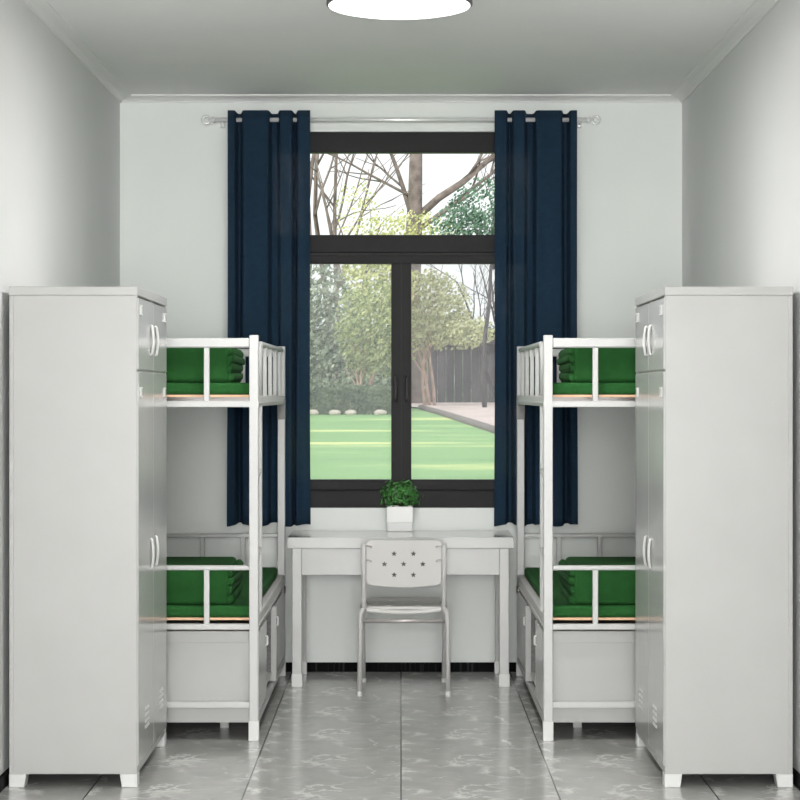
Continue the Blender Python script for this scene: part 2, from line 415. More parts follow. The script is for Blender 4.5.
# ------------------------------------------------------------------ lockers
def locker(s, side):
    A, Z1 = .951, 1.804
    N0, N1 = 7.315, 8.215
    XI = 1.411
    root = thing('steel_locker', f'tall light grey steel locker standing nearest the camera against the {side} wall', 'locker', (s*1.18, (N0+N1)/2, 0), 'tall steel lockers')
    bm = NB()
    # shell with a frame around the door openings
    box(bm, A+.018, XI, N0+.001, N1, .047, Z1-.001)
    box(bm, A, A+.02, N0+.001, N0+.012, .047, 1.772); box(bm, A, A+.02, N1-.012, N1, .047, 1.772)
    box(bm, A+.001, A+.02, N0, N1, .047, .068)
    box(bm, A+.001, A+.02, N0+.001, N1, 1.494, 1.508)
    box(bm, A+.002, A+.02, (N0+N1)/2-.006, (N0+N1)/2+.006, .068, 1.772)
    obj('body', bm, m_lock, root, s=s)
    # side panel with folded edges
    bm = NB()
    box(bm, A+.002, XI-.001, N0-.001, N0+.004, .052, 1.770, bev=.0015)
    box(bm, XI-.016, XI, N0-.003, N0+.004, .048, 1.771, bev=.0015)
    obj('side_panel', bm, m_lock, root, s=s)
    obj('top_cap', B(A-.003, XI+.002, N0-.005, N1+.003, 1.772, Z1, bev=.003), m_lock, root, s=s)
    for (xa, xb) in ((A-.001, A+.062), (XI-.061, XI+.001)):
        for yn in (0, 1):
            bm = NB(); ya, yb = (N0-.004, N0+.06) if yn == 0 else (N1-.06, N1+.001)
            box(bm, xa, xb, ya, yb, 0, .047, bev=.002)
            inner = (xa > 1.2)
            for v in bm.verts:
                if v.co.z < .02:
                    if inner and v.co.x < xa+.03: v.co.x += .007
                    if not inner and v.co.x > xb-.03: v.co.x -= .007
            obj('foot', bm, m_plast, root, s=s)
    mid = (N0+N1)/2
    for (ya, yb, far) in ((N0+.014, mid-.002, 0), (mid+.002, N1-.014, 1)):
        for (za, zb, up) in ((1.505, 1.764, 1), (.072, 1.497, 0)):
            d = obj('door', B(A-.004, A+.014, ya, yb, za, zb, bev=.0025), m_door, root, s=s)
            hy = (yb-.078) if not far else (ya+.062)
            hz0, hz1 = (1.566, 1.676) if up else (.758, .868)
            bm = NB()
            pts = [(A-.003, hy, hz0), (A-.008, hy, hz0+.002), (A-.0135, hy, (hz0*2+hz1)/3), (A-.0135, hy, (hz0+2*hz1)/3), (A-.008, hy, hz1-.002), (A-.003, hy, hz1)]
            tube(bm, fillet(pts, .02, 5), .005, 10)
            for v in bm.verts: v.co.y = hy+(v.co.y-hy)*2.6
            obj('handle', bm, m_plast, d, s=s, smooth=True)
            # small white name card holder
            cy = (ya+.05) if not far else (yb-.085)
            cz = 1.722 if up else 1.424
            bm = NB(); box(bm, A-.008, A-.004, cy-.02, cy+.02, cz-.018, cz+.018, bev=.001)
            box(bm, A-.010, A-.0078, cy-.02, cy+.02, cz-.018, cz-.013); box(bm, A-.010, A-.0078, cy-.02, cy+.02, cz+.013, cz+.018)
            obj('card_holder', bm, m_plast, d, s=s)
            if up:
                bm = NB(); box(bm, A-.006, A-.003, hy-.03, hy+.03, 1.522, 1.528)
            else:
                bm = NB(); yc = (ya+yb)/2+.02
                for k in range(4):
                    z = .178+.022*k
                    # pressed louvre: a wedge leaning out of the door
                    vs = [bm.verts.new(p) for p in [(A-.004, yc-.055, z), (A-.004, yc+.055, z), (A-.009, yc+.05, z+.002), (A-.009, yc-.05, z+.002), (A-.004, yc-.055, z+.012), (A-.004, yc+.055, z+.012)]]
                    for q in ((0, 1, 2, 3), (3, 2, 5, 4), (0, 3, 4), (1, 5, 2), (0, 4, 5, 1)): bm.faces.new([vs[i] for i in q])
                bmesh.ops.recalc_face_normals(bm, faces=bm.faces)
                obj('louvre', bm, m_white, d, s=s)
                continue
            bm.free()
locker(-1, 'left'); locker(1, 'right')

# ------------------------------------------------------------------ bunk beds (x measured outward from the aisle, mirrored by s)
def bunk(s, side):
    XA, XB = .583, 1.42; Y0, Y1 = 8.289, 10.235; P = .037
    root = thing('bunk_bed', f'white steel bunk bed with side ladder standing along the {side} wall', 'bunk bed', (s*1.0, (Y0+Y1)/2, 0), 'steel bunk beds')
    T = 1.658
    for (xa, ya) in ((XA, Y0), (XB-P, Y0), (XA, Y1-P), (XB-P, Y1-P)):
        p = obj('post', B(xa, xa+P, ya, ya+P, .01, T, bev=.003), m_white, root, s=s)
        obj('foot_cap', B(xa-.0025, xa+P+.0025, ya-.0025, ya+P+.0025, 0, .08, bev=.002), m_plast, p, s=s)
        obj('bracket_sleeve', B(xa-.002, xa+P+.002, ya-.0015, ya+P+.002, 1.29, 1.395, bev=.002) if ya > 9 else B(xa-.001, xa+P+.001, ya-.001, ya+P+.001, 1.362, 1.388), m_slv if ya > 9 else m_white, p, s=s)
    xi, xo = XA+P-.001, XB-P+.001
    for nm, ya, yb in (('near', Y0+.002, Y0+P-.002), ('far', Y1-P+.002, Y1-.002)):
        yc = (ya+yb)/2
        bm = NB()
        box(bm, xi, xo, ya+.002, yb-.002, 1.606, 1.646, bev=.006)
        box(bm, xi, xo, ya, yb, 1.363, 1.389, bev=.003)
        f = obj('upper_end_frame', bm, m_white, root, s=s)
        for xb in (.795, 1.0, 1.205):
            obj('bar', B(xb-.0115, xb+.0115, yc-.011, yc+.011, 1.386, 1.608, bev=.003), m_white, f, s=s)
        bm = NB()
        tz = .70 if nm == 'near' else .70
        box(bm, xi, xo, yc-.011, yc+.011, tz-.004, tz+.016, bev=.005)
        box(bm, xi, xo, ya, yb, .454, .477, bev=.003)
        box(bm, xi, xo, ya+.004, yb-.004, .133, .159, bev=.003)
        f = obj('lower_end_frame', bm, m_white, root, s=s)
        for xb in (.795, 1.0, 1.205):
            obj('bar', B(xb-.0115, xb+.0115, yc-.011, yc+.011, .474, tz-.002, bev=.003), m_white, f, s=s)
    # side rails
    ya, yb = Y0+P-.001, Y1-P+.001
    for (xa, xb, inner) in ((XA+.002, XA+.034, 1), (XB-.034, XB-.002, 0)):
        for (za, zb) in ((1.366, 1.41), (.452, .51)):
            bm = NB(); box(bm, xa, xb, ya, yb, za, zb, bev=.004)
            if inner:      # rolled ridge along the rail, as on pressed steel bed rails
                box(bm, xa-.004, xa+.004, ya, yb, za+.012, za+.018, bev=.002)
            obj('side_rail', bm, m_tube if inner else m_white, root, s=s)
    # far corner hook on lower rail
    obj('rail_bracket', B(XA-.004, XA+.03, Y1-P-.10, Y1-P, .42, .455, bev=.003), m_dark, root, s=s)
    # upper guard rail with upright bars
    bm = NB(); gx = XA+.018
    tube(bm, fillet([(gx, 8.62, 1.40), (gx, 8.62, 1.63), (gx, Y1-P+.002, 1.638)], .05, 6), .0125, 10)
    g = obj('guard_rail', bm, m_white, root, s=s)
    for yy in (8.96, 9.32, 9.68, 10.02):
        obj('guard_bar', B(gx-.009, gx+.009, yy-.016, yy+.016, 1.405, 1.63, bev=.003), m_white, g, s=s)
    bm = NB()
    tube(bm, fillet([(XB-.018, 8.4, 1.40), (XB-.018, 8.4, 1.63), (XB-.018, Y1-P+.002, 1.638)], .05, 6), .0125, 10)
    g = obj('guard_rail', bm, m_white, root, s=s)
    for yy in (8.8, 9.2, 9.6, 10.0):
        obj('guard_bar', B(XB-.027, XB-.009, yy-.016, yy+.016, 1.405, 1.63, bev=.003), m_white, g, s=s)
    # ladder between the near post and its own upright
    up = obj('ladder_upright', B(XA+.0, XA+.03, 8.505, 8.535, .50, 1.37, bev=.003), m_white, root, s=s)
    for z in (.757, 1.085):
        obj('rung', tube(NB(), [(XA+.012, Y0+P-.002, z-.012), (XA+.012, 8.51, z+.012)], .011, 10), m_tubep, up, s=s)
    # plywood boards
    for z in (1.4045, .490):
        bd = obj('bed_board', B(XA+.040, XB-.036, Y0+.0365, Y1-.038, z, z+.0095), m_wood, root, s=s)
        bm = NB()
        for k in range(7):
            yy = 8.6+.25*k
            box(bm, XA+.034, XB-.034, yy, yy+.03, z-.025, z-.001)
        obj('cross_slat', bm, m_tubep, bd, s=s)
    # mattresses and quilts are things of their own
    for lvl, z0 in (('upper', 1.4145), ('lower', .500)):
        z1 = z0+.047
        bm = NB(); box(bm, XA+.036, XB-.040, Y0+.041, Y1-.044, z0, z1+.002, bev=.014, seg=3)
        mt = obj('mattress', bm, m_green2, loc=(s*1.0, 9.3, z0), s=s, smooth=False)
        tag(mt, f'thin green mattress on the {lvl} berth of the {side} bunk bed', 'mattress', 'green mattresses')
        q = thing('folded_quilt', f'squarely folded dark green quilt on the {lvl} berth of the {side} bunk bed', 'quilt', (s*1.0, 8.6, z1+.002), 'folded green quilts')
        zb = z1+.003; zt = zb+.155; ya, yb = 8.345, 8.91
        bm = NB(); box(bm, .708, 1.33, ya, yb, zb, zt, bev=.02, seg=4)
        box(bm, .702, .72, ya+.022, yb-.03, zb, zt-.02)
        # soften the rear corners of the block
        for v in bm.verts:
            if v.co.y > yb-.05 and v.co.z > zt-.05:
                ed = min(abs(v.co.x-.708), abs(v.co.x-1.33))
                if ed < .04: v.co.x += .012 if v.co.x < 1 else -.012
        obj('quilt_body', bm, m_green, q, s=s, smooth=False)
        # layered fold edges at the aisle end, each layer drooping outward
        n = 4; h = (zt-zb-.008)/n
        for k in range(n):
            za = zb+.002+k*h
            bm = NB(); box(bm, .688, .722, ya+.004, yb-.02, za+.002, za+h-.002, bev=.012, seg=3)
            for v in bm.verts:
                v.co.z += .010*math.sin((v.co.y-ya)*14+k)*(1 if v.co.x < .70 else .3)
                v.co.z = max(v.co.z, zb)
                if v.co.x < .70: v.co.x += .004*math.sin(k*2.3)+.003*math.sin(v.co.y*30+k)
            obj('fold', bm, m_green, q, s=s, smooth=False)
    # under bed cabinet
    c = thing('underbed_cabinet', f'low grey steel cabinet with an open bay under the {side} bunk bed', 'cabinet', (s*1.0, 9.3, .0), 'under bed cabinets')
    CX, CO = XA+.010, XB-.045; CY0, CY1 = Y0+P+.001, Y1-P-.006; CZ0, CZ1 = .070, .445
    b1, b2 = 8.81, 9.30
    bm = NB()
    box(bm, CX, CO, CY0, CY0+.012, CZ0, CZ1); box(bm, CX, CO, CY1-.012, CY1, CZ0, CZ1)
    box(bm, CO-.012, CO, CY0+.012, CY1-.012, CZ0, CZ1)
    box(bm, CX, CO-.012, CY0+.012, CY1-.012, CZ1-.012, CZ1)
    box(bm, CX, CO-.012, CY0+.012, CY1-.012, .130, .142)
    box(bm, CX+.001, CO-.012, b1-.012, b1, .142, CZ1-.012); box(bm, CX+.001, CO-.012, b2, b2+.012, .142, CZ1-.012)
    box(bm, CX-.010, CX+.012, CY0, CY1, CZ0-.004, CZ0+.026, bev=.002)
    box(bm, CX, CO, CY0-.002, CY0+.002, .432, CZ1, bev=.0005); 
    obj('body', bm, m_cab, c, s=s)
    obj('bay_shade_panel', B(CX+.002, CO-.013, b2-.003, b2, .143, CZ1-.013), m_bay_shade, c, s=s)  # dark sheet added to paint the bay's inner shade
    obj('bay_back', B(CX+.42, CX+.43, b1, b2, .142, CZ1-.012), m_cab, c, s=s)
    obj('side_panel_rim', B(XA+P+.004, XB-P-.004, CY0-.006, CY0-.001, .398, .445, bev=.001), m_cab, c, s=s)
    obj('partition', B(CX-.022, CX+.012, b2+.002, b2+.018, .10, CZ1, bev=.002), m_cab, c, s=s)
    for (da, db, hy) in ((CY0+.01, b1-.002, b1-.06), (b2+.022, CY1-.01, b2+.20)):
        d = obj('door', B(CX-.010, CX, da, db, .105, CZ1-.006, bev=.002), m_door, c, s=s)
        bm = NB(); tube(bm, fillet([(CX-.009, hy, .335), (CX-.017, hy, .338), (CX-.017, hy, .372), (CX-.009, hy, .375)], .008, 4), .0045, 8)
        obj('handle', bm, m_plast, d, s=s, smooth=True)
    for ya in (CY0+.30, CY1-.30):
        for xa in (CX+.14, CO-.12):
            obj('foot', B(xa, xa+.035, ya, ya+.035, 0, CZ0+.002), m_cab, c, s=s)
bunk(-1, 'left'); bunk(1, 'right')

# ------------------------------------------------------------------ desk
desk = thing('desk', 'plain light grey steel desk under the window', 'desk', (0, 10.07, 0))
D0, D1 = 9.82, 10.335
obj('desk_top', box(B(-.551, .547, D0, D1, .670, .7232, bev=.003), -.548, .544, D0+.003, D1-.003, .7228, .7240, mi=1), [m_desk, m_dtop], desk)
bm = NB(); box(bm, -.481, .477, D0+.012, D0+.03, .541, .671, bev=.002)
obj('drawer_panel', bm, m_apron, desk)
bm = NB(); box(bm, -.52, -.50, D0+.05, D1-.05, .60, .671); box(bm, .496, .516, D0+.05, D1-.05, .60, .671); box(bm, -.48, .477, D1-.04, D1-.02, .60, .671)
obj('frame', bm, m_apron, desk)
for xa in (-.527, .477):
    for ya in (D0+.006, D1-.054):
        l = obj('leg', B(xa, xa+.046, ya, ya+.046, .01, .671, bev=.003), m_desk, desk)
        obj('foot_cap', B(xa-.003, xa+.049, ya-.003, ya+.049, 0, .062, bev=.002), m_plast, l)

# ------------------------------------------------------------------ chair
def perforated(name, outline, holes, thick, mat, parent, place):
    cu = bpy.data.curves.new(name+'_c', 'CURVE'); cu.dimensions = '2D'; cu.fill_mode = 'BOTH'; cu.extrude = thick/2-.0015; cu.bevel_depth = .0015; cu.bevel_resolution = 1
    for loop in [outline]+holes:
        sp = cu.splines.new('POLY'); sp.points.add(len(loop)-1); sp.use_cyclic_u = True
        for i, (x, y) in enumerate(loop): sp.points[i].co = (x, y, 0, 1)
    o = bpy.data.objects.new(name+'_c', cu); COL.objects.link(o); bpy.context.view_layer.update()
    dg = bpy.context.evaluated_depsgraph_get()
    me = bpy.data.meshes.new_from_object(o.evaluated_get(dg))
    bm = NB(); bm.from_mesh(me); bpy.data.objects.remove(o); bpy.data.curves.remove(cu); bpy.data.meshes.remove(me)
    for v in bm.verts: v.co = place(v.co.copy())
    return obj(name, bm, mat, parent)

def rrect(x0, x1, y0, y1, r, bulge=0, n=6):
    out = []
    for cx, cy, a0 in ((x1-r, y1-r, 0), (x0+r, y1-r, 90), (x0+r, y0+r, 180), (x1-r, y0+r, 270)):
        if a0 == 270 and bulge:
            for k in range(1, 12):
                t = k/12; out.append((x0+r+(x1-x0-2*r)*t, y0-bulge*math.sin(PI*t)))
        for k in range(n+1):
            a = math.radians(a0+90*k/n); out.append((cx+r*math.cos(a), cy+r*math.sin(a)))
    return out
def star(cx, cy, r):
    return [(cx+(r if k % 2 == 0 else r*.5)*math.sin(k*PI/5), cy+(r if k % 2 == 0 else r*.5)*math.cos(k*PI/5)) for k in range(10)][::-1]

CX = .0135
chair = thing('chair', 'white plastic chair with star perforations and grey tube frame at the desk', 'chair', (CX, 9.75, 0))
hol = []
for (px, py) in ((332, 572), (450, 572), (273, 636), (390, 636), (508, 636), (332, 703), (450, 703)):
    hol.append(star((px-392)/6.154/211.5, .729-(py-490)/6.154/211.5, .0170))
BP = lambda c: Vector((CX+c.x, 9.575-(c.y-.5)*.14+c.z, c.y))
bk = perforated('backrest', rrect(-.175, .175, .518, .729, .022, .011), hol, .012, m_shell, chair,
           lambda c: BP(c))
for i, h in enumerate(hol):
    bm = NB(); fa = bm.faces.new([bm.verts.new((x, y, .001)) for x, y in h])
    r = bmesh.ops.extrude_face_region(bm, geom=[fa]); bmesh.ops.translate(bm, vec=(0, 0, .003), verts=[v for v in r['geom'] if isinstance(v, bmesh.types.BMVert)])
    for v in bm.verts: v.co = BP(v.co)
    bmesh.ops.recalc_face_normals(bm, faces=bm.faces)
    obj('star_hole_plate', bm, m_dark, bk)  # dark plates paint the shade seen in the open star holes
sh = []
for (px, py) in ((-.07, 9.66), (.07, 9.66), (-.13, 9.76), (0, 9.73), (.13, 9.76), (-.06, 9.83), (.06, 9.83)):
    sh.append(star(px, py, .018))
seat = perforated('seat', rrect(-.178, .178, 9.615, 9.97, .03, 0), sh, .012, m_shell, chair,
           lambda c: Vector((CX+c.x, c.y, .404+c.z+.010*((c.y-9.6)/.37))))
bm = NB(); rr = []
for k in range(25):
    t = k/24*2-1; x = CX+t*.176; sag = -.014*(1-t*t)
    rr.append([bm.verts.new((x, y, z+sag)) for y, z in ((9.616, .410), (9.596, .409), (9.590, .402), (9.590, .394), (9.597, .388), (9.616, .392))])
for a, b in zip(rr, rr[1:]):
    for k in range(6): bm.faces.new((a[k], a[(k+1) % 6], b[(k+1) % 6], b[k]))
bm.faces.new(rr[0]); bm.faces.new(rr[-1]); bmesh.ops.recalc_face_normals(bm, faces=bm.faces)
obj('seat_lip', bm, m_shell, chair)
for h in sh:
    bm = NB(); fa = bm.faces.new([bm.verts.new((CX+x, y, .4105+.010*((y-9.6)/.37))) for x, y in h])
    r = bmesh.ops.extrude_face_region(bm, geom=[fa]); bmesh.ops.translate(bm, vec=(0, 0, .0015), verts=[v for v in r['geom'] if isinstance(v, bmesh.types.BMVert)])
    bmesh.ops.recalc_face_normals(bm, faces=bm.faces); obj('star_hole_plate', bm, m_plast, seat)
for sx in (-1, 1):
    x0 = CX+sx*.208; xs = CX+sx*.1895
    # back stile runs down to the seat side
    bm = NB(); tube(bm, fillet([(xs, 9.545, .712), (xs, 9.570, .50), (xs, 9.60, .350)], .05), .0115, 12)
    obj('back_stile', bm, m_tube, chair, smooth=False)
    for z in (.700, .632):
        y = 9.592-(z-.5)*.14
        bm = NB(); tube(bm, fillet([(xs, y-.006, z), (xs-sx*.014, y-.028, z+.006), (xs-sx*.036, y-.028, z+.002), (xs-sx*.038, y-.006, z-.007)], .008, 3), .0046, 8)
        obj('back_hook', bm, m_tubep, chair)
    # inverted U of each side
    for nm, foot, top in (('near', (x0, 9.53, .006), (x0-sx*.003, 9.555, .412)), ('far', (x0-sx*.01, 9.985, .006), (x0-sx*.006, 9.955, .412))):
        mid = (x0-sx*.006, 9.755, .412)
        tp = (x0-sx*.024, 9.60, .412) if nm == 'near' else (x0-sx*.012, 9.92, .412)
        pts = [foot, (top[0], top[1], .385), tp, (tp[0], 9.755, .412)]
        bm = NB(); tube(bm, fillet(pts, .05, 6), .0115, 12)
        l = obj('leg', bm, m_tube, chair)
        obj('foot_cap', lathe(NB(), [(.0135, 0), (.0135, .02), (.012, .022)], (foot[0], foot[1], 0), 14), m_plast, l)
bm = NB(); tube(bm, [(CX-.2, 9.60, .345), (CX+.2, 9.60, .345)], .0105, 10)
obj('crossbar', bm, m_tubep, chair)
bm = NB(); tube(bm, [(CX-.198, 9.94, .365), (CX+.198, 9.94, .365)], .0095, 10)
obj('crossbar', bm, m_tubep, chair)

# ------------------------------------------------------------------ potted plant
px0, py0, pz0 = -.006, 10.285, .7245
pl = thing('potted_plant', 'small leafy green plant in a white square pot on the desk', 'plant', (px0, py0, pz0))
bm = NB()
def ring(h, r): return [bm.verts.new((px0+a*r, py0+b*r, pz0+h)) for a, b in ((-1, -1), (1, -1), (1, 1), (-1, 1))]
hs = [(0, .060), (.002, .0625), (.046, .0635), (.048, .0645), (.122, .0655), (.126, .0645), (.126, .058), (.108, .057)]
rs = [ring(h, r) for h, r in hs]
for q, (a, b) in enumerate(zip(rs, rs[1:])):
    for k in range(4):
        f = bm.faces.new((a[k], a[(k+1) % 4], b[(k+1) % 4], b[k])); f.material_index = 1 if q in (1,) else 0
bm.faces.new(rs[0][::-1]); bm.faces.new(rs[-1])
obj('pot', bm, [m_pot, m_pot2], pl)
obj('soil', B(px0-.057, px0+.057, py0-.057, py0+.057, pz0+.107, pz0+.112), m_soil, pl)
bmS, bmL = NB(), NB()
rnd = random.Random(3)
C = Vector((px0, py0-.01, pz0+.178))
for k in range(26):
    a = rnd.uniform(0, 2*PI); el = rnd.uniform(-.1, 1.4)
    tip = C+Vector((math.cos(a)*math.cos(el)*.085, math.sin(a)*math.cos(el)*.07, math.sin(el)*.075))
    tube(bmS, [(px0+rnd.uniform(-.03, .03), py0+rnd.uniform(-.03, .03), pz0+.108), (C+(tip-C)*.4)+Vector((0, 0, -.02)), tip], .0013, 5)
def leaf(bm, c, n, size, asp=.7):
    n = n.normalized(); t = n.orthogonal().normalized(); t = Matrix.Rotation(rnd.uniform(0, 2*PI), 3, n) @ t; b = n.cross(t)
    v = [bm.verts.new(c+t*size*x+b*size*asp*y+n*size*z) for x, y, z in ((-1, 0, 0), (-.4, .62, .12), (.4, .55, .1), (1, 0, -.12), (.4, -.55, .1), (-.4, -.62, .12))]
    bm.faces.new((v[0], v[1], v[2], v[3])); bm.faces.new((v[0], v[3], v[4], v[5]))
for k in range(400):
    a = rnd.uniform(0, 2*PI); z = rnd.uniform(-.55, 1); r = rnd.uniform(.62, 1.0)
    d = Vector((math.cos(a)*math.sqrt(1-z*z), math.sin(a)*math.sqrt(1-z*z), z))
    lump = 1+.35*noise.noise(d*3.1)
    c = C+Vector((d.x*.104, d.y*.062, d.z*.082 if z > 0 else d.z*.095))*r*lump
    leaf(bmL, c, d+Vector((rnd.uniform(-.7, .7), rnd.uniform(-.7, .7), rnd.uniform(-.3, .9))), rnd.uniform(.011, .016))
obj('stem', bmS, m_leafs, pl)
obj('foliage', bmL, m_leaf, pl)

# ------------------------------------------------------------------ garden outside
def gz(d):
    pts = [(10.6, .40), (11.6, .62), (13, .687), (16, .743), (34, 1.078), (45, 1.236), (60, 1.30), (140, 1.3)]
    for (a, za), (b, zb) in zip(pts, pts[1:]):
        if d <= b: 
            t = max(0, (d-a)/(b-a)); return za+(zb-za)*t
    return 1.3
def ground(px, py):
    d = 16.
    while d < 60 and 395+2030*(1.413-gz(d))/d > py: d += .05
    return ((px-401)*d/2030, d)
def at(px, py, d): return Vector(((px-401)*d/2030, d, 1.413+(395-py)*d/2030))

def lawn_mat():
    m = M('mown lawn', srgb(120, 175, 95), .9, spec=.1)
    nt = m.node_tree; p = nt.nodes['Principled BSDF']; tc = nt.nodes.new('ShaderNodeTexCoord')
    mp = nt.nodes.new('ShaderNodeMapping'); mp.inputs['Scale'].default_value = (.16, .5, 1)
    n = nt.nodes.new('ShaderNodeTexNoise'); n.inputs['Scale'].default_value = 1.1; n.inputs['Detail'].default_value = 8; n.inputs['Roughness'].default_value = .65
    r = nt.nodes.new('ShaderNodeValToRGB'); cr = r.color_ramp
    cr.elements[0].position = .3; cr.elements[0].color = srgb(116, 154, 106); cr.elements[1].position = .66; cr.elements[1].color = srgb(208, 214, 150)  # pale yellow streaks in the colour stand in for dappled sun
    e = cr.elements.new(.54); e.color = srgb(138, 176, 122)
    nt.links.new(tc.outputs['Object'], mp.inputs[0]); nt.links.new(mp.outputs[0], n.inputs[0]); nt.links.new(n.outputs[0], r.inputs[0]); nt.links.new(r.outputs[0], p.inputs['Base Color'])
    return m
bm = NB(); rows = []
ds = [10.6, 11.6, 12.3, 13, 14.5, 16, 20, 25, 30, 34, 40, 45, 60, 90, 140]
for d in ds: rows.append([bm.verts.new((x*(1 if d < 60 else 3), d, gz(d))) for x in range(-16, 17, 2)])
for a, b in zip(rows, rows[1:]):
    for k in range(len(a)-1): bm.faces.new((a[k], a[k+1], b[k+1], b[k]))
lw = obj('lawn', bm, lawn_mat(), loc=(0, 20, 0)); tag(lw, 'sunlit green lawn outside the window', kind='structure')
# yellow sun patches are painted into the lawn colour above
m_path = M('pinkish stone paving', srgb(200, 184, 182), .85, noise_amt=.18, scale=2.2)
m_kerb = M('grey stone kerb', srgb(120, 112, 112), .85, noise_amt=.15, scale=5)
pp = [ground(421, 409), ground(500, 434), ground(560, 456)]
far = ground(700, 402.5); fl_ = ground(380, 402.5)
bm = NB()
poly = [(pp[0][0], pp[0][1]), (pp[1][0], pp[1][1]), (pp[2][0], pp[2][1]), (pp[2][0]+9, pp[2][1]), (12, 44), (.2, 44), (-.2, 41)]
vb = [bm.verts.new((x, d, gz(d)+.03)) for x, d in poly]; vt = bm.faces.new(vb)
bmesh.ops.recalc_face_normals(bm, faces=bm.faces)
bmesh.ops.triangulate(bm, faces=bm.faces); 
bmesh.ops.subdivide_edges(bm, edges=bm.edges, cuts=5)
for v in bm.verts: v.co.z = gz(v.co.y)+.03
o = obj('paving', bm, m_path, loc=(3, 34, 1)); tag(o, 'pinkish stone terrace beyond the lawn on the right', kind='structure')
bm = NB()
tube(bm, [(x, d, gz(d)+.02) for x, d in [tuple(Vector(pp[0]).lerp(Vector(pp[1]), t/6)) for t in range(7)]+[tuple(Vector(pp[1]).lerp(Vector(pp[2]), t/6)) for t in range(1, 7)]], .07, 6)
tag(obj('kerb', bm, m_kerb, loc=(3, 30, 1)), 'grey stone kerb edging the terrace', kind='structure')

def leafmat(name, c1, c2, c3=None, sc=1.3):
    m = bpy.data.materials.new(name); m.use_nodes = True; nt = m.node_tree; p = nt.nodes['Principled BSDF']
    tc = nt.nodes.new('ShaderNodeTexCoord'); n = nt.nodes.new('ShaderNodeTexNoise'); n.inputs['Scale'].default_value = sc; n.inputs['Detail'].default_value = 8; n.inputs['Roughness'].default_value = .8
    r = nt.nodes.new('ShaderNodeValToRGB'); r.color_ramp.elements[0].position = .35; r.color_ramp.elements[1].position = .65
    r.color_ramp.elements[0].color = srgb(*c1); r.color_ramp.elements[1].color = srgb(*c2)
    nt.links.new(tc.outputs['Object'], n.inputs['Vector']); nt.links.new(n.outputs['Fac'], r.inputs[0]); nt.links.new(r.outputs[0], p.inputs['Base Color'])
    p.inputs['Roughness'].default_value = .7; p.inputs['Specular IOR Level'].default_value = .2
    return m
m_lteal = leafmat('grey green leaves', (66, 90, 78), (205, 214, 192), sc=5)
m_lyel = leafmat('yellow green leaves', (160, 170, 104), (240, 240, 184), sc=4)
m_lyel2 = leafmat('soft yellow green leaves', (150, 160, 112), (242, 240, 200), sc=5)
m_lever = leafmat('evergreen leaves', (50, 88, 74), (140, 170, 146), sc=4)
m_lmid = leafmat('mid green leaves', (70, 104, 68), (210, 214, 160), sc=5)
m_hedge = leafmat('hedge leaves', (60, 80, 64), (130, 144, 118), sc=6)
m_bark = M('grey brown bark', srgb(138, 126, 122), .9, noise_amt=.3, scale=6)
m_barkp = M('pale pinkish bark', srgb(196, 168, 154), .9, noise_amt=.25, scale=8)
m_barkd = M('dark wet bark', srgb(84, 78, 82), .9, noise_amt=.3, scale=8)
m_fence = M('dark weathered fence boards', srgb(92, 86, 94), .85, noise_amt=.2, scale=3)
m_stone = M('pale edging stone', srgb(190, 182, 172), .9, noise_amt=.2, scale=6)

def crown(bm, c, rad, n, size):
    c = Vector(c)
    for k in range(n):
        while True:
            d = Vector((rnd.uniform(-1, 1), rnd.uniform(-1, 1), rnd.uniform(-1, 1)))
            if .05 < d.length < 1: break
        q = noise.noise(Vector((d.x*2.4+c.x, d.y*2.4, d.z*2.4+c.z)))
        if q < -.12 and rnd.random() < .75: continue
        p = c+Vector((d.x*rad[0], d.y*rad[1], d.z*rad[2]))
        nn = Vector((rnd.uniform(-1, 1), rnd.uniform(-1.6, .4), rnd.uniform(-.3, 1)))
        if nn.length < .1: nn = Vector((0, -1, 0))
        nn.normalize(); t = nn.orthogonal().normalized(); b = nn.cross(t)
        s = size*rnd.uniform(.6, 1.3)
        bm.faces.new([bm.verts.new(p+t*s*x+b*s*y) for x, y in ((-1, 0), (0, -.6), (1, 0), (0, .6))])
    return bm

def branch(bm, p, d, length, r, depth, spread=.5, up=.15):
    n = 6; pts = [Vector(p)]; rad = [r]; d = Vector(d).normalized()
    for k in range(n):
        d = (d+Vector((rnd.uniform(-1, 1), rnd.uniform(-1, 1), rnd.uniform(-1, 1)))*.16+Vector((0, 0, up*.15))).normalized()
        pts.append(pts[-1]+d*length/n); rad.append(r*(1-.55*(k+1)/n))
        if depth > 0 and k >= 1:
            a = rnd.uniform(0, 2*PI)
            dd = (d+(d.orthogonal().normalized()*math.cos(a)+d.cross(d.orthogonal().normalized())*math.sin(a))*spread*rnd.uniform(.8, 1.6)).normalized()
            branch(bm, pts[-1], dd, length*rnd.uniform(.4, .6), rad[-1]*.6, depth-1, spread, up)
    tube(bm, pts, rad, 6)

def tree(label, base, trunks, crowns, lm, bark, group='trees outside the window', name='garden_tree', cat='tree', stem=None, sr=None):
    root = thing(name, label, cat, base, group)
    bm = NB()
    for (p, d, ln, r, dep) in trunks: branch(bm, p, d, ln, r, dep)
    if stem: tube(bm, stem, sr, 10)
    for v in bm.verts: v.co.y = base[1]+(v.co.y-base[1])*(.3 if abs(v.co.y-base[1]) > .25 else 1)
    if trunks: obj('trunk', bm, bark, root)
    else: bm.free()
    if crowns:
        bm = NB()
        for (c, rad, n, sz) in crowns: crown(bm, c, rad, n, sz)
        obj('foliage', bm, lm, root)
    return root
G = lambda x, d: (x, d, gz(d)-.05)
